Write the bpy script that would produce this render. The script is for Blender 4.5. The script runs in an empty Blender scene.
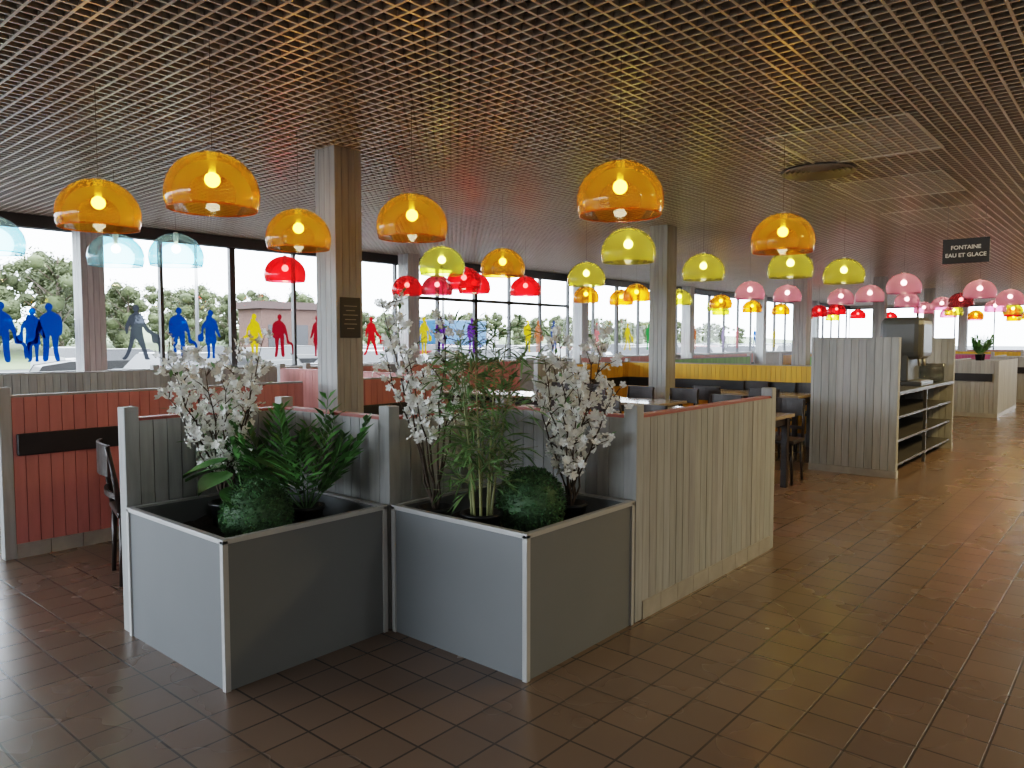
import bpy, math, random
from mathutils import Vector, Matrix
random.seed(7)
R=random.random
def U(a,b): return a+(b-a)*random.random()
col=bpy.context.scene.collection
# ------------------------------------------------ materials
def newmat(name):
    m=bpy.data.materials.new(name); m.use_nodes=True
    nt=m.node_tree; b=nt.nodes['Principled BSDF']; return m,nt,b
def mat(name,c,rough=.5,metal=0,noise=0,nscale=8,tint=False,emit=0,stretch=None,bump=0,spec=.5):
    m,nt,b=newmat(name)
    b.inputs['Roughness'].default_value=rough; b.inputs['Metallic'].default_value=metal
    b.inputs['Specular IOR Level'].default_value=spec
    b.inputs['Base Color'].default_value=(*c,1)
    src=None
    if noise or bump:
        tc=nt.nodes.new('ShaderNodeTexCoord'); mp=nt.nodes.new('ShaderNodeMapping')
        nt.links.new(tc.outputs['Object'],mp.inputs['Vector'])
        if stretch: mp.inputs['Scale'].default_value=stretch
        nz=nt.nodes.new('ShaderNodeTexNoise'); nz.inputs['Scale'].default_value=nscale; nz.inputs['Detail'].default_value=4
        nt.links.new(mp.outputs[0],nz.inputs['Vector'])
        cr=nt.nodes.new('ShaderNodeValToRGB')
        cr.color_ramp.elements[0].position=.3; cr.color_ramp.elements[1].position=.7
        cr.color_ramp.elements[0].color=(*[max(0,x*(1-noise)) for x in c],1)
        cr.color_ramp.elements[1].color=(*[min(1,x*(1+noise)) for x in c],1)
        nt.links.new(nz.outputs['Fac'],cr.inputs['Fac']); src=cr.outputs['Color']
        if bump:
            bp=nt.nodes.new('ShaderNodeBump'); bp.inputs['Strength'].default_value=bump; bp.inputs['Distance'].default_value=.01
            nt.links.new(nz.outputs['Fac'],bp.inputs['Height']); nt.links.new(bp.outputs[0],b.inputs['Normal'])
    if tint:
        at=nt.nodes.new('ShaderNodeAttribute'); at.attribute_name='tint'
        mx=nt.nodes.new('ShaderNodeMix'); mx.data_type='RGBA'; mx.blend_type='MULTIPLY'; mx.inputs[0].default_value=1
        if src: nt.links.new(src,mx.inputs[6])
        else: mx.inputs[6].default_value=(*c,1)
        nt.links.new(at.outputs['Color'],mx.inputs[7]); src=mx.outputs[2]
    if src: nt.links.new(src,b.inputs['Base Color'])
    if emit:
        b.inputs['Emission Color'].default_value=(*c,1); b.inputs['Emission Strength'].default_value=emit
    return m
def tmat(name,c,gloss=.1,transl=0.15,rough=.05,edge=None):
    """thin coloured plastic / glass"""
    m=bpy.data.materials.new(name); m.use_nodes=True; nt=m.node_tree; nt.nodes.clear()
    o=nt.nodes.new('ShaderNodeOutputMaterial')
    t=nt.nodes.new('ShaderNodeBsdfTransparent'); t.inputs[0].default_value=(*c,1)
    tl=nt.nodes.new('ShaderNodeBsdfTranslucent'); tl.inputs[0].default_value=(*c,1)
    g=nt.nodes.new('ShaderNodeBsdfGlossy'); g.inputs['Roughness'].default_value=rough
    lw=nt.nodes.new('ShaderNodeLayerWeight'); lw.inputs[0].default_value=.35
    if edge:  # thicker path through the plastic at the rim
        mc=nt.nodes.new('ShaderNodeMix'); mc.data_type='RGBA'; mc.inputs[6].default_value=(*c,1); mc.inputs[7].default_value=(*edge,1)
        l2=nt.nodes.new('ShaderNodeLayerWeight'); l2.inputs[0].default_value=.3; nt.links.new(l2.outputs['Facing'],mc.inputs[0])
        nt.links.new(mc.outputs[2],t.inputs[0])
    ml=nt.nodes.new('ShaderNodeMath'); ml.operation='MULTIPLY'; ml.inputs[1].default_value=gloss
    nt.links.new(lw.outputs['Fresnel'],ml.inputs[0])
    m1=nt.nodes.new('ShaderNodeMixShader'); m1.inputs[0].default_value=transl
    nt.links.new(t.outputs[0],m1.inputs[1]); nt.links.new(tl.outputs[0],m1.inputs[2])
    m2=nt.nodes.new('ShaderNodeMixShader'); nt.links.new(ml.outputs[0],m2.inputs[0])
    nt.links.new(m1.outputs[0],m2.inputs[1]); nt.links.new(g.outputs[0],m2.inputs[2])
    nt.links.new(m2.outputs[0],o.inputs[0]); return m
WOOD=mat('whitewashed_wood',(.365,.37,.365),.6,noise=.13,nscale=6,tint=True,stretch=(5,5,.5),bump=.12)
def paint(n,c): return mat(n,c,.5,noise=.08,nscale=5,tint=True,stretch=(4,4,.6))
CORAL=paint('coral_paint',(.53,.21,.19)); YEL=paint('yellow_paint',(.78,.43,.02)); GRN=paint('green_paint',(.22,.5,.12)); PNK=paint('pink_paint',(.6,.12,.25))
CAPW=mat('wood_cap',(.30,.295,.285),.55,noise=.12)
CORALD=mat('coral_cap',(.36,.11,.09),.5,noise=.1)
PLINTH=mat('pale_tile_plinth',(.36,.34,.31),.4,noise=.12,nscale=10)
BLACK=mat('black_vinyl',(.018,.018,.02),.4,noise=.2)
DARKW=mat('dark_stained_wood',(.026,.018,.015),.35,noise=.3,stretch=(1,1,6))
TABLETOP=mat('table_laminate',(.36,.24,.15),.2,noise=.15,stretch=(8,1,1))
TABLED=mat('table_pale_top',(.34,.27,.20),.14,noise=.12)
GRAY=mat('planter_grey_laminate',(.19,.20,.208),.5,noise=.02,nscale=3,spec=.35)
ALU=mat('pale_edge_trim',(.48,.48,.475),.35,metal=.1)
SOIL=mat('dark_soil',(.025,.018,.013),.95,noise=.5,nscale=60,bump=1)
POT=mat('black_plastic',(.012,.012,.013),.35)
CORD=mat('grey_cable',(.2,.17,.13),.4)
LEAF=mat('leaf_green',(.10,.22,.065),.4,noise=.3,nscale=12,tint=True)
BOX=mat('boxwood_leaf',(.085,.155,.075),.6,noise=.3,nscale=20,tint=True)
PALM=mat('palm_leaf',(.09,.185,.065),.4,noise=.3,nscale=10,tint=True)
BAMB=mat('bamboo_leaf',(.17,.28,.12),.5,noise=.25,nscale=10,tint=True)
CANE=mat('bamboo_cane',(.28,.29,.14),.4,noise=.2)
BARK=mat('branch_bark',(.07,.05,.035),.8,noise=.4,nscale=40)
PETAL=mat('blossom_petal',(.97,.97,.94),.6,tint=True)
FRAME=mat('dark_window_frame',(.03,.03,.032),.4,noise=.1)
PLAST=mat('warm_plaster',(.5,.46,.39),.8,noise=.08)
LOWW=mat('wall_panel_paint',(.30,.28,.25),.7,noise=.1)
METAL=mat('brushed_steel',(.4,.4,.4),.35,metal=.9,noise=.05)
SHELFM=mat('grey_shelf_metal',(.10,.10,.103),.4,metal=.3,noise=.05)
DGREY=mat('machine_grey',(.07,.072,.076),.35,noise=.1)
MGREY=mat('dispenser_grey',(.075,.08,.085),.4,noise=.08)
WHITE=mat('white_plastic',(.8,.8,.78),.4)
GLASS=tmat('window_glass',(.97,.985,1),.35,0.0,.02)
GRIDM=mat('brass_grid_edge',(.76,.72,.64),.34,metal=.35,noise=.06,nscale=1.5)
GRID_SHADE=mat('brass_grid_side_shade',(.42,.39,.34),.4,metal=.3,noise=.06,nscale=1.5)  # painted shade: darker copy of the grid edge metal for the blade sides
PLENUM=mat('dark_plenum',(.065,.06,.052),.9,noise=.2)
BULB=mat('warm_bulb',(1,.80,.48),.5,emit=38)
COLD={'amber':((1.0,.48,.03),(.88,.28,.0)),'yellow':((.95,.90,.16),(.75,.68,.02)),'clear':((.62,.90,1.0),(.40,.76,.92)),'red':((.90,.03,.04),(.55,.0,.01)),'plum':((.45,.06,.09),(.2,.01,.02)),'pink':((1.0,.42,.62),(.95,.28,.50)),'olive':((.85,.90,.18),(.6,.68,.03))}
SH={k:tmat('shade_'+k,v[0],.7,{'clear':.10,'pink':.35}.get(k,.26),edge=v[1]) for k,v in COLD.items()}
def floor_mat():
    m,nt,b=newmat('quarry_tile_floor')
    g=nt.nodes.new('ShaderNodeTexCoord')
    br=nt.nodes.new('ShaderNodeTexBrick'); br.offset=0; br.squash=1; br.offset_frequency=1
    br.inputs['Scale'].default_value=1; br.inputs['Brick Width'].default_value=.2; br.inputs['Row Height'].default_value=.2
    br.inputs['Mortar Size'].default_value=.005; br.inputs['Mortar Smooth'].default_value=.2; br.inputs['Bias'].default_value=0
    br.inputs['Color1'].default_value=(.205,.145,.108,1); br.inputs['Color2'].default_value=(.175,.126,.096,1); br.inputs['Mortar'].default_value=(.07,.056,.047,1)
    nt.links.new(g.outputs['Object'],br.inputs['Vector'])
    nz=nt.nodes.new('ShaderNodeTexNoise'); nz.inputs['Scale'].default_value=1.3; nz.inputs['Detail'].default_value=3
    nt.links.new(g.outputs['Object'],nz.inputs['Vector'])
    cr=nt.nodes.new('ShaderNodeValToRGB'); cr.color_ramp.elements[0].color=(.88,.88,.88,1); cr.color_ramp.elements[1].color=(1.08,1.08,1.08,1)
    nt.links.new(nz.outputs[0],cr.inputs[0])
    mx=nt.nodes.new('ShaderNodeMix'); mx.data_type='RGBA'; mx.blend_type='MULTIPLY'; mx.inputs[0].default_value=1
    nt.links.new(br.outputs['Color'],mx.inputs[6]); nt.links.new(cr.outputs[0],mx.inputs[7]); nt.links.new(mx.outputs[2],b.inputs['Base Color'])
    mr=nt.nodes.new('ShaderNodeMapRange'); mr.inputs[3].default_value=.22; mr.inputs[4].default_value=.32
    nt.links.new(nz.outputs[0],mr.inputs[0]); nt.links.new(mr.outputs[0],b.inputs['Roughness'])
    b.inputs['Specular IOR Level'].default_value=.6
    ma=nt.nodes.new('ShaderNodeMath'); ma.operation='MULTIPLY'; ma.inputs[1].default_value=-1.0
    nt.links.new(br.outputs['Fac'],ma.inputs[0])
    bp=nt.nodes.new('ShaderNodeBump'); bp.inputs['Strength'].default_value=.4; bp.inputs['Distance'].default_value=.003
    nt.links.new(ma.outputs[0],bp.inputs['Height']); nt.links.new(bp.outputs[0],b.inputs['Normal'])
    return m
FLOOR=floor_mat()
# ------------------------------------------------ mesh builder
class MB:
    def __init__(s): s.v=[];s.f=[];s.m=[];s.t=[];s.sm=[]
    def face(s,idx,m=0,t=(1,1,1),sm=False): s.f.append(idx);s.m.append(m);s.t.append(t);s.sm.append(sm)
    def box(s,x0,y0,z0,x1,y1,z1,m=0,t=(1,1,1),side=None):
        n=len(s.v); s.v+=[(x0,y0,z0),(x1,y0,z0),(x1,y1,z0),(x0,y1,z0),(x0,y0,z1),(x1,y0,z1),(x1,y1,z1),(x0,y1,z1)]
        for i,q in enumerate(((0,3,2,1),(4,5,6,7),(0,1,5,4),(1,2,6,5),(2,3,7,6),(3,0,4,7))): s.face(tuple(n+i for i in q),m if (side is None or i==0) else side,t)
    def poly(s,pts,m=0,t=(1,1,1),sm=False):
        n=len(s.v); s.v+=[tuple(p) for p in pts]; s.face(tuple(range(n,n+len(pts))),m,t,sm)
    def tube(s,pts,rad,n=6,m=0,t=(1,1,1)):
        pts=[Vector(p) for p in pts]; base=len(s.v)
        for i,p in enumerate(pts):
            d=(pts[min(i+1,len(pts)-1)]-pts[max(i-1,0)]).normalized()
            a=d.cross(Vector((0,0,1)) if abs(d.z)<.9 else Vector((1,0,0))).normalized(); b=d.cross(a)
            r=rad[i] if isinstance(rad,(list,tuple)) else rad
            for k in range(n):
                an=2*math.pi*k/n; s.v.append(tuple(p+a*r*math.cos(an)+b*r*math.sin(an)))
        for i in range(len(pts)-1):
            for k in range(n):
                s.face((base+i*n+k,base+i*n+(k+1)%n,base+(i+1)*n+(k+1)%n,base+(i+1)*n+k),m,t,True)
        s.face(tuple(base+k for k in range(n))[::-1],m,t); s.face(tuple(base+(len(pts)-1)*n+k for k in range(n)),m,t)
    def lathe(s,prof,n=32,c=(0,0,0),m=0,t=(1,1,1)):
        base=len(s.v)
        for r,z in prof:
            for k in range(n):
                an=2*math.pi*k/n; s.v.append((c[0]+r*math.cos(an),c[1]+r*math.sin(an),c[2]+z))
        for i in range(len(prof)-1):
            for k in range(n):
                s.face((base+i*n+k,base+i*n+(k+1)%n,base+(i+1)*n+(k+1)%n,base+(i+1)*n+k),m,t,True)
    def mesh(s,name,mats):
        me=bpy.data.meshes.new(name); me.from_pydata(s.v,[],s.f); 
        for x in mats: me.materials.append(x)
        me.polygons.foreach_set('material_index',s.m); me.polygons.foreach_set('use_smooth',s.sm)
        ca=me.color_attributes.new('tint','FLOAT_COLOR','CORNER'); arr=[]
        for f,t in zip(s.f,s.t): arr+=[*t,1.0]*len(f)
        ca.data.foreach_set('color',arr); me.update(); return me
def setm(o,label=None,category=None,group=None,kind=None):
    if label:o['label']=label
    if category:o['category']=category
    if group:o['group']=group
    if kind:o['kind']=kind
def add(name,mb,mats,parent=None,loc=(0,0,0),rz=0,bevel=0,**k):
    me=mb.mesh(name,mats) if isinstance(mb,MB) else mb
    o=bpy.data.objects.new(name,me); col.objects.link(o); o.location=loc; o.rotation_euler=(0,0,rz)
    if parent:o.parent=parent
    if bevel:
        b=o.modifiers.new('bevel','BEVEL'); b.width=bevel; b.segments=3; b.limit_method='ANGLE'
    setm(o,**k); return o
def empty(name,loc,rz=0,**k):
    o=bpy.data.objects.new(name,None); col.objects.link(o); o.location=loc; o.rotation_euler=(0,0,rz); o.empty_display_size=.1
    setm(o,**k); return o
def dup(root,loc,rz=0,label=None,matswap=None):
    n=root.copy(); col.objects.link(n); n.location=loc; n.rotation_euler=(0,0,rz)
    if label:n['label']=label
    for c in root.children:
        d=c.copy(); col.objects.link(d); d.parent=n
        for g in c.children:
            e=g.copy(); col.objects.link(e); e.parent=d
    return n
# ------------------------------------------------ room
X0,X1,Y0,Y1,CH=-7.7,39.5,-7.0,11.6,3.2
b=MB(); b.box(X0-.2,Y0-.2,-.2,X1+.2,Y1+.2,0); add('floor',b,[FLOOR],kind='structure')
b=MB()
p=.095
x=X0+.02
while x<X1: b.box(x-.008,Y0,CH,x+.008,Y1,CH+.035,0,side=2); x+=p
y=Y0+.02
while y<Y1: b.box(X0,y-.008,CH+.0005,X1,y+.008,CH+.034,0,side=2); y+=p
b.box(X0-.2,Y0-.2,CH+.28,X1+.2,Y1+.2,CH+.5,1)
add('ceiling',b,[GRIDM,PLENUM,GRID_SHADE],kind='structure')
# window wall
b=MB(); b.box(X0-.2,Y1,0,X1+.2,Y1+.2,1.0); b.box(X0-.2,Y1,3.08,X1+.2,Y1+.2,3.5); add('wall_north',b,[LOWW],kind='structure')
b=MB(); b.box(X1,Y0,0,X1+.2,Y1,.95); b.box(X1,Y0,3.08,X1+.2,Y1,3.5); add('wall_east',b,[LOWW],kind='structure')
b=MB(); b.box(X0-.2,Y0,0,X0,Y1,.5); b.box(X0-.2,Y0,3.08,X0,Y1,3.5); b.box(X0-.2,Y0,.5,X0,2.0,3.08); add('wall_west',b,[PLAST],kind='structure')
b=MB(); b.box(X0-.2,Y0-.2,0,X1+.2,Y0,3.5); add('wall_south',b,[PLAST],kind='structure')
b=MB(); b.box(X0,Y1-.12,1.0,X1,Y1,1.04); add('trim_1',b,[CAPW],kind='structure')
b=MB(); b.box(X0,Y1-.05,3.02,X1,Y1-.001,3.19); add('trim_2',b,[FRAME],kind='structure')
wn=1
def window(a,bb,fixed,axis,z0,z1,panes,transom=None):
    global wn
    f=MB(); g=MB(); L=bb-a
    def bx(u0,u1,za,zb,w=.04):
        if axis=='x': f.box(a+u0,fixed+.1-w,za,a+u1,fixed+.1+w,zb)
        else: f.box(fixed+.1-w,a+u0,za,fixed+.1+w,a+u1,zb)
    bx(0,L,z0,z0+.06); bx(0,L,z1-.06,z1)
    for k in range(panes+1):
        u=L*k/panes; w=.05 if k==2 else .025
        bx(max(0,u-w),min(L,u+w),z0+.06,z1-.06)
    if transom: bx(0,L,transom,transom+.07)
    if axis=='x': g.poly([(a,fixed+.1,z0),(bb,fixed+.1,z0),(bb,fixed+.1,z1),(a,fixed+.1,z1)])
    else: g.poly([(fixed+.1,a,z0),(fixed+.1,bb,z0),(fixed+.1,bb,z1),(fixed+.1,a,z1)])
    o=add('window_%d'%wn,f,[FRAME],kind='structure'); add('glass_pane',g,[GLASS],parent=o); wn+=1
for k in range(-2,6): window(4.1+5.9*k,10+5.9*k,Y1,'x',1.0,3.08,5,2.35 if k==1 else None)
for k in range(3): window(Y0+6.2*k,Y0+6.2*(k+1),X1,'y',.95,3.08,4)
for k in range(2): window(2.0+4.8*k,2.0+4.8*(k+1),X0-.2,'y',.5,3.08,4)
# pillars
def cladding(mb,x0,x1,y,z0,z1,th,side,m=0,pw=.075,axis='x'):
    x=x0
    while x<x1-.01:
        w=min(pw*U(.95,1.05),x1-x); 
        if x1-(x+w)<.03: w=x1-x
        t=U(.87,1.09); tt=(t*U(.98,1.02),t,t*U(.97,1.02))
        ya,yb=(y-th,y) if side<0 else (y,y+th)
        ya-=0.002*R(); 
        if axis=='x': mb.box(x+.002,ya,z0,x+w-.002,yb,z1,m,tt)
        else: mb.box(ya,x+.002,z0,yb,x+w-.002,z1,m,tt)
        x+=w
def pillar(x,y,s=.145):
    o=empty('pillar',(x,y,0),label='square structural pillar clad in whitewashed vertical planks',category='pillar',group='restaurant pillars')
    c=MB(); c.box(-s+.012,-s+.012,0,s-.012,s-.012,CH-.002); add('core',c,[CAPW],parent=o)
    c=MB()
    cladding(c,-s,s,-s+.012,0.0,CH-.003,.012,-1,pw=.075); cladding(c,-s,s,s-.012,0,CH-.003,.012,1,pw=.075)
    cladding(c,-s,s,-s+.012,0,CH-.003,.012,-1,pw=.075,axis='y'); cladding(c,-s,s,s-.012,0,CH-.003,.012,1,pw=.075,axis='y')
    add('plank_cladding',c,[WOOD],parent=o); return o
for k in range(6): pillar(4.15+5.9*k,5.62)
for k in range(6): pillar(4.1+5.9*k,11.28,.15)
# ------------------------------------------------ partitions
def partition(p0,p1,h=1.10,front=WOOD,back=CORAL,cap=CORALD,ps=True,pe=False,rail=False,label='whitewashed plank partition with a coral painted inside',group='booth partitions',pole=.06,cat='partition'):
    d=Vector((p1[0]-p0[0],p1[1]-p0[1])); L=d.length; rz=math.atan2(d.y,d.x)
    o=empty('partition',(p0[0],p0[1],0),rz,label=label,category=cat,group=group)
    a=.035; e=L-.035
    c=MB(); c.box(a,-.022,.0,e,.022,h-.02); add('core_board',c,[CAPW],parent=o)
    c=MB(); cladding(c,a,e,-.022,.1,h-.012,.016,-1); add('plank_front',c,[front],parent=o)
    c=MB(); cladding(c,a,e,.022,.1,h-.012,.016,1); add('plank_back',c,[back],parent=o)
    c=MB(); c.box(a,-.03,h-.02,e,.034,h+.004); add('top_cap',c,[cap],parent=o,bevel=.003)
    c=MB(); n=max(1,int(L/.2)); 
    for i in range(n): c.box(a+(e-a)*i/n+.002,-.045,0,a+(e-a)*(i+1)/n-.002,.045,.1)
    add('tiled_plinth',c,[PLINTH],parent=o)
    for flag,xx in ((ps,0),(pe,L)):
        if flag:
            c=MB(); c.box(xx-.036,-.04,0,xx+.036,.04,h+pole,0,(1.05,1.05,1.05)); add('post',c,[WOOD],parent=o,bevel=.004)
    if rail:
        c=MB(); c.box(a+.02,-.075,.71,e-.02,-.039,.86); add('backrest_rail',c,[BLACK],parent=o,bevel=.008)
    return o
N=[(1.6,3.95),(2.5,3.95),(2.5,2.98),(3.4,2.98),(3.4,2.065),(5.23,2.065)]
for i in range(5): partition(N[i],N[i+1],pe=(i==4),label='whitewashed plank partition with coral inside, %s'%('behind the flower planters' if i<4 else 'with an open end post'))
# coral walls
WR='coral red plank booth wall with black backrest rail'
partition((1.58,5.9),(3.95,5.9),1.12,CORAL,WOOD,CAPW,rail=True,label=WR)
partition((4.35,5.9),(5.6,5.9),1.12,CORAL,WOOD,CAPW,rail=True,label=WR,pe=True)
partition((6.0,8.9),(7.5,8.9),1.12,CORAL,WOOD,CAPW,label='coral red plank partition near the windows')
partition((5.6,8.9),(5.6,5.95),1.12,CORAL,CORAL,CORALD,ps=True,label='coral plank cross partition between booths')
GW='low whitewashed plank partition near the window wall'
partition((0.4,8.85),(3.9,8.85),1.15,WOOD,CORAL,CAPW,label=GW)
partition((3.9,8.85),(5.5,8.85),1.15,WOOD,CORAL,CAPW,label=GW)
partition((7.7,8.9),(10.6,8.9),1.12,CORAL,WOOD,CAPW,label=WR)
# yellow booth
WY='yellow plank booth wall with black backrest rail'
partition((8.75,7.0),(9.6,7.0),1.16,WOOD,YEL,CAPW,label='whitewashed plank partition beside the yellow booth')
partition((9.6,7.0),(11.3,7.0),1.12,YEL,WOOD,CAPW,rail=True,label=WY)
partition((11.3,7.0),(11.3,2.9),1.12,YEL,WOOD,CAPW,rail=True,label=WY,pe=True)
# further coloured booths
for (a,c,fr,nm) in (((13,7.2),(17,7.2),GRN,'green'),((17.2,8.8),(21,8.8),CORAL,'coral'),((13.2,9.4),(16.8,9.4),CORAL,'coral'),((17.4,6.3),(17.4,3.2),GRN,'green'),
                    ((19,7.2),(23,7.2),YEL,'yellow'),((23.4,7.4),(23.4,3.2),PNK,'pink'),((25,7.2),(29,7.2),GRN,'green'),((29.4,7.4),(29.4,3.2),YEL,'yellow'),((34,7.4),(34,3),CORAL,'coral')):
    partition(a,c,1.12,fr,WOOD,CAPW,rail=True,pe=True,label='%s plank booth wall in the dining hall'%nm)
# ------------------------------------------------ planters
def planter(x0,y0,x1,y1,lab):
    o=empty('planter_box',(x0,y0,0),label=lab,category='planter',group='grey planter boxes')
    w,d,h,t=x1-x0,y1-y0,.65,.03
    c=MB(); c.box(.01,.01,0,w-.01,.01+t,h); c.box(.01,d-.01-t,0,w-.01,d-.01,h); c.box(.01,.01+t,0,.01+t,d-.01-t,h); c.box(w-.01-t,.01+t,0,w-.01,d-.01-t,h); add('body',c,[GRAY],parent=o)
    for (cx,cy) in ((0,0),(w-.026,0),(0,d-.026),(w-.026,d-.026)):
        c=MB(); c.box(cx,cy,0,cx+.026,cy+.026,h+.004); add('corner_trim',c,[ALU],parent=o,bevel=.002)
    c=MB(); r=.03
    c.box(.0,.0,h-.012,w,r,h+.01); c.box(0,d-r,h-.012,w,d,h+.01); c.box(0,r,h-.012,r,d-r,h+.01); c.box(w-r,r,h-.012,w,d-r,h+.01); add('rim',c,[ALU],parent=o,bevel=.002)
    c=MB(); n=14; 
    for i in range(n+1):
        for j in range(n+1): c.v.append((.042+(w-.084)*i/n,.042+(d-.084)*j/n,.545+U(-.012,.012)))
    for i in range(n):
        for j in range(n): k=i*(n+1)+j; c.face((k,k+n+1,k+n+2,k+1),0,(1,1,1),True)
    add('soil',c,[SOIL],parent=o)
    return o
planter(1.55,2.93,2.44,3.89,'grey laminate planter box with pale edges holding blossom and palm')
planter(2.455,2.02,3.345,2.92,'grey laminate planter box with pale edges holding bamboo and blossom')
# ------------------------------------------------ plants
def leafquad(mb,p,d,L,w,tint,droop=.3,m=0,cup=0.0):
    d=d.normalized(); s=d.cross(Vector((0,0,1)));
    if s.length<.01: s=Vector((1,0,0))
    s.normalize(); s=(s+Vector((0,0,U(-.4,.4)))).normalized()
    q=p+d*L*.5+Vector((0,0,-droop*L*.12)); e=p+d*L+Vector((0,0,-droop*L*.5))
    n=len(mb.v); mb.v+=[tuple(p),tuple(q+s*w*.5),tuple(e),tuple(q-s*w*.5)]
    mb.face((n,n+1,n+2,n+3),m,tint,False)
def flower(mb,p,nrm,r,t):
    nrm=nrm.normalized(); a=nrm.orthogonal().normalized(); bb=nrm.cross(a); a0=U(0,6.28)
    for k in range(5):
        an=a0+k*1.2566; d=a*math.cos(an)+bb*math.sin(an); s=nrm.cross(d)
        e=p+d*r+nrm*r*.35; q=p+d*r*.6+nrm*r*.15
        mb.poly([p,q+s*r*.38,e+s*r*.15,e-s*r*.15,q-s*r*.38],0,t)
def pot(parent,r=.09,h=.13,z=0):
    c=MB(); c.lathe([(0,0),(r*.75,0),(r*.95,h),(r*1.05,h),(r*1.05,h+.015),(r*.9,h+.015),(r*.85,h-.02),(0,h-.02)],24,(0,0,z)); return add('pot',c,[POT],parent=parent)
def blossom(loc,top,spread,nb,label,lean=(0,0),seed=1,bot=.25,dens=1.0):
    random.seed(seed)
    o=empty('artificial_blossom_tree',loc,label=label,category='artificial plant')
    pot(o)
    st=MB(); fl=MB(); lf=MB()
    for i in range(nb):
        an=2*math.pi*i/nb+U(-.3,.3); rr=spread*U(.45,1); H=top*U(.68,1)
        tip=Vector((math.cos(an)*rr+lean[0],math.sin(an)*rr+lean[1],H))
        pts=[];m=10
        for k in range(m+1):
            f=k/m; q=Vector((tip.x*f**1.15,tip.y*f**1.15,.1+(H-.1)*f))+Vector((U(-1,1),U(-1,1),0))*.014; pts.append(q)
        st.tube(pts,[.007*(1-.7*k/m) for k in range(m+1)],5)
        for k in range(2,m+1):
            f=k/m
            if f*H<bot: continue
            for z in range(2):
                d=Vector((U(-1,1),U(-1,1),U(.1,1.4))).normalized(); L=U(.05,.14)
                e=pts[k]+d*L; st.tube([pts[k],pts[k]+d*L*.5+Vector((0,0,.01)),e],[.003,.0025,.0015],4)
                for w in range(int(5*dens+R())):
                    q=pts[k].lerp(e,U(.2,1.1))+Vector((U(-1,1),U(-1,1),U(-1,1)))*.018
                    t=U(.94,1.03); flower(fl,q,Vector((U(-1,1),U(-1,1),U(-.3,1))),U(.017,.026),(t,t,t*U(.96,1)))
                if R()<.3: leafquad(lf,e,d,.06,.02,(.9,1,.9))
    add('branches',st,[BARK],parent=o); add('blossoms',fl,[PETAL],parent=o); add('leaves',lf,[BAMB],parent=o)
    return o
SZ=.545
blossom((1.96,3.64,SZ-.03),1.0,.28,11,'white artificial cherry blossom branches in grey planter',lean=(-.04,.0),seed=3,bot=.2,dens=.95)
blossom((3.10,2.26,SZ-.03),1.0,.24,9,'white artificial cherry blossom branches beside a boxwood ball',lean=(0.02,-.02),seed=5,bot=.2)
blossom((2.58,2.72,SZ-.03),1.14,.25,8,'white artificial cherry blossom behind the bamboo',lean=(-.05,.05),seed=8,bot=.42,dens=.85)
def boxball(loc,r,label,seed):
    random.seed(seed)
    o=empty('boxwood_ball',loc,label=label,category='artificial plant',group='boxwood balls')
    c=MB(); c.lathe([(.001,-r*.88)]+[(r*.88*math.cos(a),r*.88*math.sin(a)) for a in [(-80+16*k)*math.pi/180 for k in range(11)]]+[(.001,r*.88)],24,(0,0,r*.85)); add('core',c,[BOX],parent=o)
    c=MB()
    for i in range(5200):
        d=Vector((random.gauss(0,1),random.gauss(0,1),random.gauss(0,1))).normalized()
        p=d*r*U(.88,.98)+Vector((0,0,r*.85))
        if p.z<0: continue
        t=U(.5,1.9); leafquad(c,p,(d+Vector((U(-1,1),U(-1,1),U(-1,1)))*.9),U(.011,.019),.011,(t*U(.8,1),t,t*U(.7,1)),0)
    add('leaves',c,[BOX],parent=o); return o
boxball((1.88,3.22,SZ-.02),.17,'round clipped artificial boxwood ball in grey planter',1)
boxball((2.90,2.36,SZ-.02),.18,'round clipped artificial boxwood ball between bamboo and blossom',2)
# bamboo
random.seed(21)
o=empty('artificial_bamboo',(2.64,2.46,SZ-.03),label='tall slim green artificial bamboo plant in grey planter',category='artificial plant'); pot(o,.1)
st=MB(); lf=MB()
for i in range(8):
    an=6.28*i/8+U(-.2,.2); bx,by=.045*math.cos(an),.045*math.sin(an); H=U(.78,1.12); tx,ty=math.cos(an)*U(.05,.17),math.sin(an)*U(.05,.17)
    pts=[Vector((bx+tx*(k/8)**1.3,by+ty*(k/8)**1.3,.08+(H-.08)*k/8)) for k in range(9)]
    st.tube(pts,[.008-.0007*k for k in range(9)],6)
    for k in range(2,9):
        for z in range(6):
            d=Vector((U(-1,1),U(-1,1),U(-.1,.8))).normalized(); L=U(.07,.2); e=pts[k]+d*L
            st.tube([pts[k],e],[.0014,.001],3)
            for w in range(3):
                dd=(d+Vector((U(-1,1),U(-1,1),U(-.8,.5)))*.7); t=U(.6,1.4); leafquad(lf,pts[k].lerp(e,U(.5,1)),dd,U(.08,.14),.014,(t,t,t*.9),.5)
add('canes',st,[CANE],parent=o); add('leaves',lf,[BAMB],parent=o)
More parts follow.
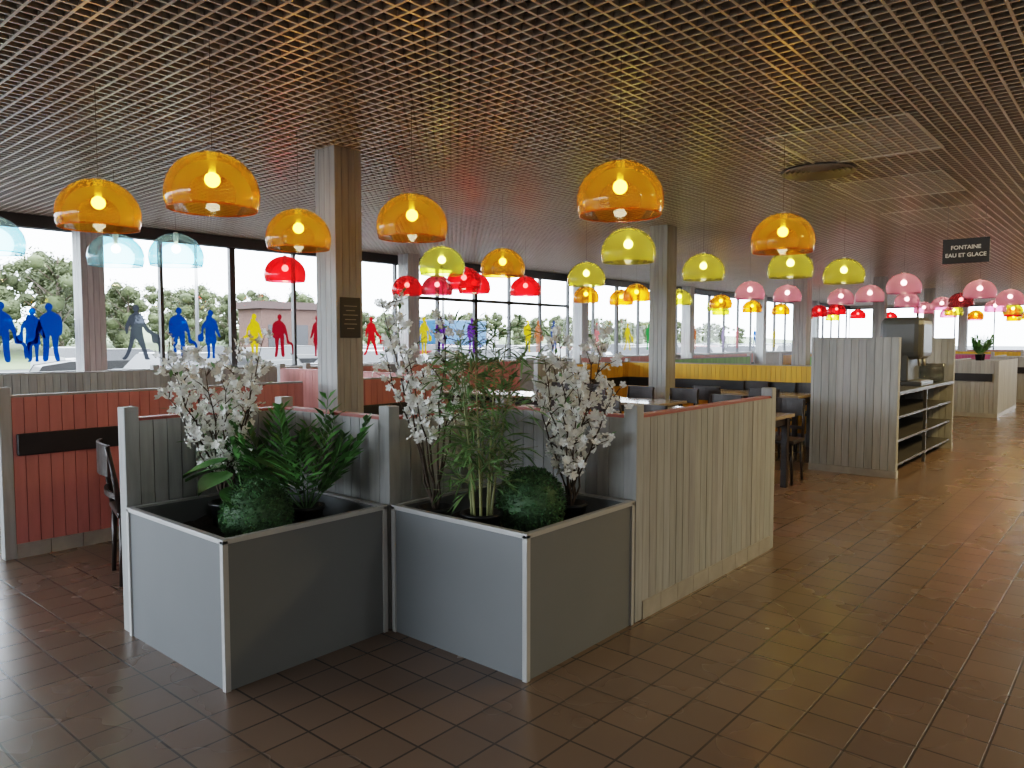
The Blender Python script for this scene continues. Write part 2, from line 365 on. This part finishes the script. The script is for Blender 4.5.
# palm
def palm(loc,label,seed,nf=13,Lf=(.32,.5),w=.032,mt=PALM,pr=.09):
    random.seed(seed)
    o=empty('artificial_palm',loc,label=label,category='artificial plant'); pot(o,pr)
    st=MB(); lf=MB()
    for i in range(nf):
        an=2*math.pi*i/nf+U(-.3,.3); L=U(*Lf); up=U(.85,1.45)
        pts=[]
        for k in range(13):
            f=k/12; r=L*math.sin(f*1.3)*math.cos(up*.85); z=.1+L*(math.sin(up)*1.3*f-.25*f*f*(1.6-up))
            pts.append(Vector((r*math.cos(an),r*math.sin(an),z)))
        st.tube(pts,[.004-.0002*k for k in range(13)],4)
        for k in range(3,13):
            d=(pts[k]-pts[k-1]).normalized(); s=d.cross(Vector((0,0,1))).normalized()
            LL=.15*math.sin(math.pi*(k/14))+.03
            t=U(.55,1.7)
            for sg in (-1,1):
                leafquad(lf,pts[k],(s*sg*.75+d+Vector((0,0,U(-.1,.35)))),LL,w,(t*.9,t,t*.8),.6)
    add('stems',st,[mt],parent=o); add('fronds',lf,[mt],parent=o); return o
palm((2.17,3.24,SZ-.03),'green artificial palm with arching fronds in grey planter',4,11,(.34,.5))
palm((2.12,3.58,SZ-.03),'dark green artificial fern behind the palm',9,9,(.3,.46))
# broad leaf plant
random.seed(31)
o=empty('broad_leaf_plant',(1.97,3.46,SZ-.03),label='green artificial plant with broad glossy leaves in planter',category='artificial plant'); pot(o,.07,.1)
st=MB(); lf=MB()
for i in range(13):
    an=2*math.pi*i/13+U(-.2,.2); r=U(.1,.2); H=U(.26,.46)
    e=Vector((math.cos(an)*r,math.sin(an)*r,H)); st.tube([Vector((0,0,.08)),e*.6+Vector((0,0,.05)),e],[.004,.003,.002],5)
    d=Vector((math.cos(an),math.sin(an),-.1)).normalized(); s=Vector((-math.sin(an),math.cos(an),0)); t=U(.8,1.4); L=.21
    n0=len(lf.v); prof=[0,.06,.08,.075,.058,.03,0.002]
    for k,w in enumerate(prof):
        q=e+d*L*(k/6-.15)+Vector((0,0,-.05*(k/6)**2))
        lf.v+=[tuple(q-s*w+Vector((0,0,.015))),tuple(q),tuple(q+s*w+Vector((0,0,.015)))]
    for k in range(6):
        a=n0+3*k; lf.face((a,a+1,a+4,a+3),0,(t,t,t),True); lf.face((a+1,a+2,a+5,a+4),0,(t,t,t),True)
add('stems',st,[LEAF],parent=o); add('leaves',lf,[LEAF],parent=o)
# ------------------------------------------------ lamps
def make_lamp(kind,label):
    o=empty('pendant_lamp',(0,0,0),label=label,category='pendant lamp',group='dome pendant lamps')
    c=MB(); prof=[]
    for k in range(0,17):
        a=math.radians(-20+ (110)*k/16); prof.append((max(.018,.26*math.cos(a)),.24*math.sin(a)+.01))
    c.lathe(prof,40); add('shade',c,[SH[kind]],parent=o)
    c=MB(); c.lathe([(.2425,-.0765),(.2465,-.0765),(.2465,-.068),(.2425,-.068),(.2425,-.0765)],40); add('shade_rim',c,[SH[kind]],parent=o)
    c=MB(); c.lathe([(0.001,.135),(.02,.135),(.02,.18),(.028,.20),(.028,.24),(.018,.262),(.001,.262)],16); add('socket',c,[WHITE],parent=o)
    c=MB(); c.lathe([(.042*math.sin(a)+.0005,.095-.042*math.cos(a)) for a in [math.pi*k/12 for k in range(13)]],18); add('bulb',c,[BULB],parent=o)
    c=MB(); c.tube([(0,0,.26),(0,0,CH-2.32)],.0018,6); add('cord',c,[CORD],parent=o)
    return o
LP={}
names={'amber':'amber orange translucent dome pendant lamp, lit','yellow':'yellow translucent dome pendant lamp, lit','olive':'yellow-green translucent dome pendant lamp, lit','clear':'pale blue clear dome pendant lamp near the windows','red':'red translucent dome pendant lamp, lit','plum':'dark plum red dome pendant lamp','pink':'pink translucent dome pendant lamp, lit'}
lamps=[('amber',3.86,2.455),('amber',2.17,4.12),('amber',2.03,5.38),('amber',3.73,4.165),('amber',6.34,2.41),('amber',3.55,5.35),('amber',6.6,5.8),
('yellow',6.19,3.84),('yellow',8.6,4.25),('yellow',8.94,3.3),('yellow',10.3,3.1),('olive',6.0,6.2),('yellow',8.5,5.94),
('clear',3.15,7.95),('clear',3.55,7.5),('clear',1.99,7.6),
('red',5.4,8.45),('red',8.35,9.46),('plum',8.6,9.0),('red',7.9,7.7),('red',8.7,8.25),('red',9.74,8.05),
('pink',13.2,5.6),('pink',14.5,5.4),('pink',16.3,4.95),('pink',15.6,4.2),('pink',13.2,3.05),('pink',15.5,2.35),('pink',18.5,4.2),('pink',18.8,2.3),('pink',21.1,4.0),('plum',19.4,3.3),
('amber',12.3,8.6),('amber',13.6,8.6),('amber',12.4,7.5),('yellow',14.3,7.6),('amber',16.5,7.7),('olive',17.8,8.4),('amber',19.5,8.2),('red',23.6,7.8),('red',23.0,7.1),('red',24.8,8.2),('amber',21.8,8.3),('red',27.6,7.8),
('pink',23.5,4.9),('pink',23.5,3.2),('yellow',26,4.6),('yellow',26,3.1),('pink',28.5,5.2),('red',28.5,3.4),('amber',31,4.8),('amber',31,3.2),('pink',33.5,5.2),('yellow',33.5,3.6),('red',31,7.6),('amber',35.5,4.2),('amber',27,9.4),('yellow',21,9.8),('yellow',30,9.4)]
for kd,x,y in lamps:
    if kd not in LP: LP[kd]=make_lamp(kd,names[kd]); LP[kd].location=(x,y,2.32)
    else: dup(LP[kd],(x,y,2.32))
# ------------------------------------------------ chairs and tables
def chair0(loc,rz):
    o=empty('dining_chair',loc,rz,label='dark stained wooden dining chair with curved backrest',category='chair',group='dark dining chairs')
    c=MB(); c.box(-.21,-.21,.42,.21,.21,.46); add('seat',c,[DARKW],parent=o,bevel=.015)
    for sx in(-.18,.18):
        for sy in(-.18,.18):
            c=MB(); c.tube([(sx*1.08,sy*1.08,0),(sx,sy,.42)],[.014,.018],8); add('leg',c,[DARKW],parent=o)
    c=MB()
    for sx in(-.19,.19): c.tube([(sx,.19,.44),(sx*1.02,.215,.65),(sx*1.0,.25,.86)],[.017,.016,.014],8)
    n=8
    for z0,z1,dy in((.68,.87,.235),(.54,.575,.2)):
        for i in range(n):
            a0=-1+2*i/n;a1=-1+2*(i+1)/n
            y0=dy+.035*(1-a0*a0);y1=dy+.035*(1-a1*a1)
            k=len(c.v)
            for (aa,yy) in((a0,y0),(a1,y1)):
                c.v+=[(aa*.2,yy,z0),(aa*.2,yy+.018,z0),(aa*.2,yy+.018,z1),(aa*.2,yy,z1)]
            for q in((0,4,7,3),(1,2,6,5),(3,7,6,2),(0,1,5,4),(0,3,2,1),(4,5,6,7)): c.face(tuple(k+j for j in q),0)
    add('backrest',c,[DARKW],parent=o); return o
CH0=chair0((2.08,4.85,0),math.radians(75))
def table0(loc,rz,L=1.3,W=.75,top=TABLED,lab='rectangular dining table with pale glossy top and square legs'):
    o=empty('dining_table',loc,rz,label=lab,category='table',group='dining tables')
    c=MB(); c.box(-L/2,-W/2,.72,L/2,W/2,.755); add('table_top',c,[top],parent=o,bevel=.006)
    c=MB(); c.box(-L/2+.06,-W/2+.06,.64,L/2-.06,W/2-.06,.72); add('apron',c,[DARKW],parent=o)
    for sx in(-1,1):
        for sy in(-1,1):
            c=MB(); a,bb=sx*(L/2-.07),sy*(W/2-.07); c.box(a-.03,bb-.03,0,a+.03,bb+.03,.72); add('leg',c,[DARKW],parent=o)
    return o
table0((2.98,4.85,0),0,1.2,.75,TABLETOP,'light brown laminate dining table in the coral booth')
dup(CH0,(2.75,5.45,0),math.radians(0)); dup(CH0,(3.3,5.45,0),0); 
T0=table0((7.25,3.4,0),math.pi/2,1.35,.7)
for y in(4.98,6.36,7.74): dup(T0,(7.98,y,0),math.pi/2)
for y in(2.98,3.7): dup(CH0,(7.85,y,0),math.radians(-90+U(-5,5))); dup(CH0,(6.65,y,0),math.radians(90+U(-5,5)))
for y in(4.6,5.25,6.0,6.6): dup(CH0,(8.58,y,0),math.radians(-90+U(-5,5)))
for y in(4.7,5.4): dup(CH0,(7.38,y,0),math.radians(90+U(-5,5)))
dup(T0,(10.3,4.2,0),math.pi/2)
for x,y,a in((10.9,3.8,-90),(10.9,4.6,-90),(9.7,3.8,90),(9.7,4.6,90)): dup(CH0,(x,y,0),math.radians(a))
dup(T0,(4.6,4.2,0),0)
for x,y in((14.5,5.8),(14.5,4.0),(20,5.8),(20,4),(26,5.5),(14.8,8.3)):
    dup(T0,(x,y,0),0)
    for dx in(-.35,.35): dup(CH0,(x+dx,y+.58,0),0); dup(CH0,(x+dx,y-.58,0),math.pi)
# ------------------------------------------------ service island
o=empty('service_counter',(8.78,2.05,0),label='whitewashed plank service counter with open metal shelves',category='counter')
def sidepanel(x,h=1.53,w=.92):
    c=MB(); c.box(x,0,0,x+.05,w,h-.01)
    k=MB(); cladding(k,0,w,x,.08,h,.015,-1,axis='y',pw=.08); cladding(k,0,w,x+.05,.08,h,.015,1,axis='y',pw=.08)
    q=add('end_panel',c,[CAPW],parent=o); add('plank_cladding',k,[WOOD],parent=q)
    k=MB(); k.box(x-.02,-.005,0,x+.07,w+.005,.078); add('plinth',k,[PLINTH],parent=q)
sidepanel(0); sidepanel(2.95)
c=MB(); c.box(.066,-.0,.9,2.934,.9,.94); add('countertop',c,[SHELFM],parent=o,bevel=.004)
for z in(.12,.38,.64):
    c=MB(); c.box(.066,.02,z,2.934,.6,z+.025); add('shelf',c,[SHELFM],parent=o)
c=MB(); c.box(.066,.6,0,2.934,.64,.9); cladding(c,.066,2.934,.9,.0,.9,.015,1); add('back_panel',c,[MGREY],parent=o)
for x in(1.45,):
    c=MB(); c.box(x,.02,0,x+.035,.055,.9); add('upright',c,[SHELFM],parent=o)
# dispenser
o=empty('drink_dispenser',(10.35,2.33,.941),label='tall dark grey boxy drinks dispenser with rounded top on counter',category='drink dispenser')
c=MB(); c.box(-.32,-.24,0,.32,.27,.05); add('base',c,[DGREY],parent=o,bevel=.01)
c=MB(); c.box(-.30,-.08,.05,.30,.26,.42); add('body',c,[MGREY],parent=o,bevel=.02)
c=MB(); c.box(-.31,-.23,.32,.31,.26,.84); add('hood',c,[MGREY],parent=o,bevel=.09)
for x in(-.12,.12):
    c=MB(); c.tube([(x,-.16,.34),(x,-.17,.24)],.018,10); add('nozzle',c,[METAL],parent=o)
c=MB(); c.box(-.24,-.22,.05,.24,-.09,.062); add('drip_tray',c,[METAL],parent=o)
GL=tmat('drinking_glass',(.9,.93,.93),.8,.1)
c=MB(); c.lathe([(.001,0),(.03,0),(.036,.12),(.034,.12),(.028,.006),(.001,.006)],14); g0=None
for z in(0,.121):
  for i in range(7):
    for j in range(3):
        L=(10.86+i*.1,2.15+j*.1,.941+z)
        if not g0: g0=add('drinking_glass',c,[GL],loc=L,label='clear tumbler on the service counter',category='glass',group='tumblers on the counter')
        else:
            n=g0.copy(); col.objects.link(n); n.location=L
# second island planter
def island(x,y,L,W,h,lab):
    o=empty('planter_island',(x,y,0),label=lab,category='partition')
    c=MB(); c.box(.02,.02,0,L-.02,W-.02,h-.03); add('core',c,[CAPW],parent=o)
    c=MB(); cladding(c,0,L,.02,.08,h,.016,-1); cladding(c,0,W,.02,.08,h,.016,-1,axis='y'); cladding(c,0,L,W-.02,.08,h,.016,1); add('plank_cladding',c,[WOOD],parent=o)
    c=MB(); c.box(-.03,.1,.7,.0,W-.1,.85); add('backrest_rail',c,[BLACK],parent=o)
    c=MB(); c.box(0,0,0,L,W,.079); add('plinth',c,[PLINTH],parent=o)
island(16.9,2.2,2.6,.9,1.1,'low whitewashed plank island with potted plants on top')
palm((17.3,2.6,1.071),'small green artificial fern on the plank island',14,10,(.2,.32),pr=.07)
palm((18.3,2.7,1.071),'small green artificial palm on the plank island',15,10,(.25,.4),pr=.07)
island(21.5,2.1,2.6,.9,1.1,'whitewashed plank island further down the hall')
# ------------------------------------------------ sign, vents
o=empty('hanging_sign',(10.6,1.77,0),label='black rectangular hanging sign with white lettering',category='sign')
c=MB(); c.box(-.012,-.25,2.44,.012,.25,2.74); add('sign_board',c,[BLACK],parent=o)
for y in(-.2,.2):
    c=MB(); c.tube([(0,y,2.74),(0,y,CH)],.003,5); add('hanging_wire',c,[METAL],parent=o)
for txt,z in(('FONTAINE',2.612),('EAU ET GLACE',2.518)):
    t=bpy.data.curves.new('lettering','FONT'); t.body=txt; t.size=.066; t.align_x='CENTER'; t.extrude=.001; t.offset=.0012; t.materials.append(WHITE)
    q=bpy.data.objects.new('lettering',t); col.objects.link(q)
    bpy.context.view_layer.update(); me=bpy.data.meshes.new_from_object(q.evaluated_get(bpy.context.evaluated_depsgraph_get())); bpy.data.objects.remove(q)
    q=bpy.data.objects.new('lettering',me); col.objects.link(q); q.parent=o; q.location=(-.0145,0,z); q.rotation_euler=(math.pi/2,0,-math.pi/2)
c=MB()
for k in range(6): c.lathe([(.06+.05*k,0),(.095+.05*k,-.03),(.098+.05*k,-.026),(.065+.05*k,.004)],36)
c.lathe([(.001,.0),(.36,.0)],36,m=1)
add('air_diffuser',c,[mat('diffuser_grey',(.34,.32,.29),.4,metal=.2),DGREY],loc=(7.75,2.6,CH-.005),label='round grey concentric air diffuser in the grid ceiling',category='air vent')
PANM=mat('pale_glowing_panel',(.6,.57,.52),.6,noise=.1,emit=.22)  # slight emission added so the panels look pale through the grid
def cpanel(x,y,w,d):
    o=empty('ceiling_panel',(x,y,CH),label='pale rectangular panel with an added faint glow, set above the ceiling grid',category='ceiling panel',group='ceiling panels')
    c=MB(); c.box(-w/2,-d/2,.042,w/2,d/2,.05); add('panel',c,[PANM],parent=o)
    c=MB(); t=.02
    c.box(-w/2,-d/2,-.006,w/2,-d/2+t,0);c.box(-w/2,d/2-t,-.006,w/2,d/2,0);c.box(-w/2,-d/2+t,-.006,-w/2+t,d/2-t,0);c.box(w/2-t,-d/2+t,-.006,w/2,d/2-t,0); add('panel_frame',c,[GRIDM],parent=o)
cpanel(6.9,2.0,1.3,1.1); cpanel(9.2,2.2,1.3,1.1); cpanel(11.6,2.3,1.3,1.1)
# plaque on pillar
c=MB(); c.box(-.11,-.006,0,.11,0,.36); 
for k,w in enumerate((.07,.05,.08,.06,.07,.04)): c.box(-w,-.0075,.28-.04*k,w,-.006,.286-.04*k,1)
add('notice_board',c,[BLACK,PLINTH],loc=(4.15,5.62-.151,1.52),label='small black notice board on the whitewashed pillar',category='sign')
# ------------------------------------------------ silhouettes on the glass
def head(cx,cy,r,n=10,a0=-60,a1=240): return [(cx+r*math.cos(math.radians(a0+(a1-a0)*k/n)),cy+r*1.15*math.sin(math.radians(a0+(a1-a0)*k/n))) for k in range(n+1)]
def smooth(p):
    for _ in range(2):
        q=[]
        for i in range(len(p)):
            a,b_=p[i],p[(i+1)%len(p)]
            q+=[(a[0]*.78+b_[0]*.22,a[1]*.78+b_[1]*.22),(a[0]*.22+b_[0]*.78,a[1]*.22+b_[1]*.78)]
        p=q
    return p
# man with hand in pocket and rucksack
man=[(.01,.46),(.02,.25),(.03,.05),(.03,0),(.13,0),(.13,.02),(.09,.05),(.11,.25),(.115,.45),(.16,.47),(.165,.60),(.15,.74),(.10,.81),(.04,.84)]
man=man+head(.01,.92,.056)+[(-.03,.84),(-.09,.81),(-.17,.80),(-.21,.72),(-.2,.56),(-.14,.53),(-.12,.47),(-.115,.25),(-.15,.05),(-.13,0),(-.05,0),(-.05,.05),(-.035,.25)]
woman=[(.02,.3),(.03,.05),(.02,0),(.09,0),(.075,.05),(.09,.3),(.13,.33),(.085,.6),(.13,.5),(.19,.42),(.21,.45),(.16,.62),(.12,.77),(.07,.81),(.03,.84)]
woman=woman+head(0,.92,.06)+[(-.08,.88),(-.1,.76),(-.05,.82)]+[(-.11,.77),(-.19,.66),(-.2,.5),(-.28,.48),(-.27,.34),(-.15,.34),(-.155,.5),(-.15,.62),(-.1,.62),(-.13,.33),(-.09,.3),(-.07,.05),(-.11,0),(-.04,0),(-.02,.05),(-.02,.3)]
wk=[(-.03,.42),(.08,.2),(.13,.03),(.14,0),(.24,0),(.2,.04),(.16,.22),(.11,.46),(.1,.62),(.17,.5),(.26,.46),(.27,.3),(.38,.3),(.38,.1),(.42,.1),(.42,.44),(.3,.5),(.18,.6),(.13,.77),(.09,.82),(.03,.845)]
wk=wk+head(0,.925,.058)+[(-.03,.845),(-.1,.81),(-.14,.75),(-.2,.6),(-.19,.46),(-.15,.47),(-.14,.58),(-.09,.64),(-.11,.48),(-.14,.25),(-.22,.06),(-.27,.04),(-.24,0),(-.17,.02),(-.07,.24)]
bag=[(.02,.44),(.03,.2),(.05,0),(.14,0),(.12,.2),(.125,.45),(.12,.56),(.17,.5),(.19,.36),(.20,.30),(.32,.30),(.33,.05),(.37,.05),(.37,.32),(.24,.36),(.22,.55),(.16,.75),(.09,.81),(.035,.845)]
bag=bag+head(.015,.925,.058)+[(-.035,.845),(-.10,.82),(-.17,.76),(-.19,.6),(-.17,.46),(-.13,.44),(-.12,.42),(-.10,.2),(-.14,0),(-.06,0),(-.03,.2),(-.01,.44)]
man,woman,wk,bag=[smooth(q) for q in(man,woman,wk,bag)]
CS={'blue':(.001,.024,.14),'grey':(.03,.034,.042),'yellow':(.38,.26,.004),'crimson':(.14,.003,.008),'red':(.28,.004,.006),'purple':(.06,.015,.13),'orange':(.3,.06,.004),'green':(.012,.13,.02)}
SM={k:tmat('sticker_'+k,v,.1,.35,.3) for k,v in CS.items()}
lst=[(2.88,'blue',man,.8),(3.12,'blue',bag,.82),(3.5,'blue',woman,.75),(3.72,'blue',bag,.82),(4.88,'grey',wk,.84),(5.52,'blue',bag,.82),(6.05,'blue',woman,.8),(6.83,'yellow',woman,.76),(7.31,'crimson',bag,.76),(8.1,'crimson',woman,.76),(9.35,'red',wk,.76),
(10.75,'yellow',woman,.8),(11.25,'purple',man,.8),(12.2,'purple',bag,.8),(14.2,'yellow',man,.8),(14.6,'orange',woman,.8),(15.25,'blue',man,.8),(17.2,'red',man,.8),(18.8,'yellow',wk,.8),(20,'green',man,.8),(21.3,'red',woman,.8),(23,'orange',man,.8),(25.2,'purple',woman,.8),(26.4,'red',man,.8),(28,'blue',wk,.8),(30,'yellow',man,.8),
(1.0,'blue',woman,.85)]
for x,cn,shp,h in lst:
    c=MB(); s=(1 if R()<.5 else -1)
    pts=[(s*a*h*1.0,0,bb*h) for a,bb in shp]; c.poly(pts)
    add('silhouette_sticker',c,[SM[cn]],loc=(x,Y1+.055,1.2),label='%s translucent person silhouette sticker on the window'%cn,category='window sticker',group='silhouette stickers')
# ------------------------------------------------ outdoors
ASPH=mat('asphalt',(.045,.045,.05),.9,noise=.2,nscale=.5); GRASS=mat('grass_bank',(.075,.095,.04),.9,noise=.2,nscale=.3)
FOL=mat('spring_foliage',(.062,.072,.034),.8,noise=.12,nscale=.8,tint=True)
GZ=-.23
b=MB(); b.box(-80,-60,-.5,260,260,GZ); add('ground',b,[ASPH],loc=(0,0,0),label='grey asphalt car park ground outside the windows',category='ground',kind='stuff')
b=MB(); n=30
for i in range(n+1):
    for j in range(7): b.v.append((-60+280*i/n,50+j*14,[GZ+.02,.6,1.4,2.2,3.0,3.8,4.4][j]+U(-.3,.3)*(j>0)))
for i in range(n):
    for j in range(6): k=i*7+j; b.face((k,k+7,k+8,k+1),0,(1,1,1),True)
add('grass_bank',b,[GRASS],label='green grass bank beyond the car park',category='lawn',kind='stuff')
def tree(loc,H,seed):
    random.seed(seed); o=empty('tree',loc,label='tree with light green spring foliage beyond the car park',category='tree',group='trees beyond the car park')
    c=MB(); c.tube([(0,0,-.5),(.1,0,H*.4),(0,.1,H*.9)],[.18,.13,.04],8)
    for k in range(12):
        a=U(0,6.28); z=H*U(.25,.7); c.tube([(0.05,0,z),(math.cos(a)*H*.25,math.sin(a)*H*.25,z+H*.22)],[.06,.02],5)
    add('trunk',c,[BARK],parent=o)
    c=MB()
    for q in range(26):
        a=U(0,6.28); rr=H*U(.02,.28); zc=H*U(.08,.9); R0=H*U(.05,.085)*(1.35-.6*zc/H); t=U(.85,1.2); cx,cy=math.cos(a)*rr,math.sin(a)*rr
        c.lathe([(max(.001,R0*math.cos(e)*U(.85,1.15)),R0*math.sin(e)) for e in [math.radians(-88+22*k) for k in range(9)]],8,(cx,cy,zc),0,(t,t,t*.85))
        for k in range(110):
            d=Vector((random.gauss(0,1),random.gauss(0,1),random.gauss(0,1))).normalized()*U(.9,1.9)*R0
            t2=t*U(.8,1.2); leafquad(c,Vector((cx,cy,zc))+d,Vector((U(-1,1),U(-1,1),U(-1,1))),.24,.14,(t2,t2*U(.92,1),t2*.85),0)
    add('foliage',c,[FOL],parent=o); return o
ts=[tree((-4,60,.4),7.0,1),tree((-1,70,1.2),6.5,2)]
random.seed(12)
for i in range(110):
    x=0+i*1.25+U(-.4,.4); r=i%4; y=60+r*5+U(-1,1); n=dup(ts[i%2],(x,y,.5+r*.4),U(0,6)); s=U(.8,1.05)*(1.12 if x<24 else (.8 if x<40 else .62)); n.scale=(s*1.1,s*1.1,s)
def carobj(loc,rz,paintm,lab):
    o=empty('car',loc,rz,label=lab,category='car',group='parked cars')
    c=MB(); side=[(-2.1,.35),(-2.15,.75),(-1.95,.95),(-1.1,1.0),(1.2,.98),(2.0,.85),(2.15,.6),(2.1,.33)]
    n=len(side)
    for y in(-.85,.85): c.v+=[(x,y,z) for x,z in side]
    c.face(tuple(range(n)),0); c.face(tuple(range(2*n-1,n-1,-1)),0)
    for k in range(n): c.face((k,(k+1)%n,n+(k+1)%n,n+k),0)
    c.box(-1.35,-.62,1.36,.25,.62,1.42)
    add('body',c,[paintm],parent=o,bevel=.06)
    c=MB()
    c.v+=[(-1.8,-.8,.95),(.95,-.8,.95),(.95,.8,.95),(-1.8,.8,.95),(-1.4,-.64,1.38),(.3,-.64,1.38),(.3,.64,1.38),(-1.4,.64,1.38)]
    for q in ((4,5,6,7),(0,1,5,4),(1,2,6,5),(2,3,7,6),(3,0,4,7)): c.face(q,0)
    add('windows',c,[BLACK],parent=o)
    for x in(-1.3,1.35):
        for y in(-.86,.86):
            c=MB(); c.tube([(x,y-.1,.32),(x,y+.1,.32)],.32,18); add('wheel',c,[POT],parent=o)
    return o
CP=[mat('car_paint_'+n,c,.3) for n,c in(('navy',(.02,.035,.09)),('white',(.3,.3,.3)),('black',(.015,.015,.015)),('silver',(.09,.095,.10)),('red',(.15,.015,.015)))]
cn=['navy blue','white','black','silver','red']
random.seed(5)
for i in range(40):
    k=random.choice((0,1,2,2,3,3,4)); a=(1.4 if i%4==0 else 0); carobj((3+i*1.9,19+ (i%3)*9,GZ),math.pi/2+U(-.05,.05)+a,CP[k],'%s parked hatchback car outside the windows'%cn[k])
# service building
o=empty('building',(31,48,GZ),0.0,label='low brown flat-roofed building across the car park',category='building')
c=MB(); c.box(-3.2,-1.5,0,3.2,1.5,3.9); add('walls',c,[mat('brown_brick',(.075,.04,.03),.8,noise=.2)],parent=o)
c=MB(); c.box(-3.6,-1.8,3.9,3.6,1.8,4.4); add('roof',c,[mat('roof_fascia',(.045,.026,.022),.7)],parent=o)
c=MB()
for k in range(3): c.box(-2.7+k*1.9,-1.53,1,-1.4+k*1.9,-1.5,2.8)
add('windows',c,[BLACK],parent=o)
o=empty('delivery_truck',(46,46,GZ),0.1,label='white and blue box truck parked outside',category='truck')
c=MB(); c.box(-3.5,-1.2,.9,3.0,1.2,3.4); add('cargo_box',c,[mat('truck_blue',(.01,.05,.13),.4)],parent=o,bevel=.05)
c=MB(); c.box(3.1,-1.15,.6,5.0,1.15,2.7); add('cab',c,[CP[1]],parent=o,bevel=.15)
for x in(-2.4,-1.2,4.1):
    for y in(-1.1,1.1):
        c=MB(); c.tube([(x,y-.15,.48),(x,y+.15,.48)],.48,18); add('wheel',c,[POT],parent=o)
c=MB(); c.box(-3.3,-.5,.5,4.0,.5,.9); add('chassis',c,[POT],parent=o)
c=MB(); c.tube([(0,0,0),(0,0,8),(.6,0,8.6),(1.6,0,8.7)],[.1,.06,.05,.05],8); sl=add('street_lamp',c,[METAL],loc=(17,34,GZ),label='tall grey car park lamp post',category='street lamp')
n=sl.copy(); col.objects.link(n); n.location=(33,34,GZ)
# ------------------------------------------------ light
w=bpy.data.worlds.new('World'); bpy.context.scene.world=w; w.use_nodes=True
nt=w.node_tree; bg=nt.nodes['Background']; 
sky=nt.nodes.new('ShaderNodeTexSky'); sky.sky_type='HOSEK_WILKIE'; sky.turbidity=4; sky.ground_albedo=.3
sky.sun_direction=Vector((.3,.6,.75)).normalized()
mx=nt.nodes.new('ShaderNodeMix'); mx.data_type='RGBA'; mx.inputs[0].default_value=.85; nt.links.new(sky.outputs[0],mx.inputs[6]); mx.inputs[7].default_value=(.97,.98,1,1)
nt.links.new(mx.outputs[2],bg.inputs['Color']); bg.inputs['Strength'].default_value=12
def portal(loc,rot,sx,sy):
    l=bpy.data.lights.new('window_portal','AREA'); l.shape='RECTANGLE'; l.size=sx; l.size_y=sy; l.cycles.is_portal=True
    o=bpy.data.objects.new('window_portal',l); col.objects.link(o); o.location=loc; o.rotation_euler=rot
portal(((X0+X1)/2,Y1+.3,2.04),(-math.pi/2,0,0),X1-X0,2.1)
portal((X1+.3,2.3,2.0),(math.pi/2,0,math.pi/2),18.6,2.1)
portal((X0-.3,6.8,1.8),(math.pi/2,0,-math.pi/2),9.6,2.6)
s=bpy.data.lights.new('sun','SUN'); s.energy=4; s.angle=.03; s.color=(1,.95,.85); so=bpy.data.objects.new('sun',s); col.objects.link(so)
so.rotation_euler=Vector((.35,.45,.8)).to_track_quat('Z','Y').to_euler()
for x,y,e,cc in((6.5,-1.4,70,(1,.70,.30)),(9.5,-.8,120,(1,.70,.30)),(13,-.6,120,(1,.70,.32)),(18,-.5,110,(1,.70,.35)),(24,0,110,(1,.72,.4)),(30,0,110,(1,.72,.4)),(-1,-4.2,80,(1,.95,.88)),(3.5,-4.5,70,(1,.93,.84))):
    l=bpy.data.lights.new('fill_light','AREA'); l.shape='DISK'; l.size=.6; l.energy=e; l.color=cc  # added fills without fixtures: warm over the right floor, neutral behind the camera
    q=bpy.data.objects.new('fill_light',l); col.objects.link(q); q.location=(x,y,CH-.02)
# ------------------------------------------------ camera
cd=bpy.data.cameras.new('cam'); cam=bpy.data.objects.new('camera',cd); col.objects.link(cam)
cam.location=(0,0,1.5); cam.rotation_euler=(math.radians(90-3.38),0,math.radians(40.6-90)); cd.sensor_width=36; cd.lens=26.2; cd.clip_end=600; cd.clip_start=.05
bpy.context.scene.camera=cam
vs=bpy.context.scene.view_settings; vs.view_transform='Filmic'; vs.look='Medium High Contrast'; vs.exposure=.12
try:
    vs.use_white_balance=True; vs.white_balance_temperature=6050; vs.white_balance_tint=6
except Exception as ex: print(ex)
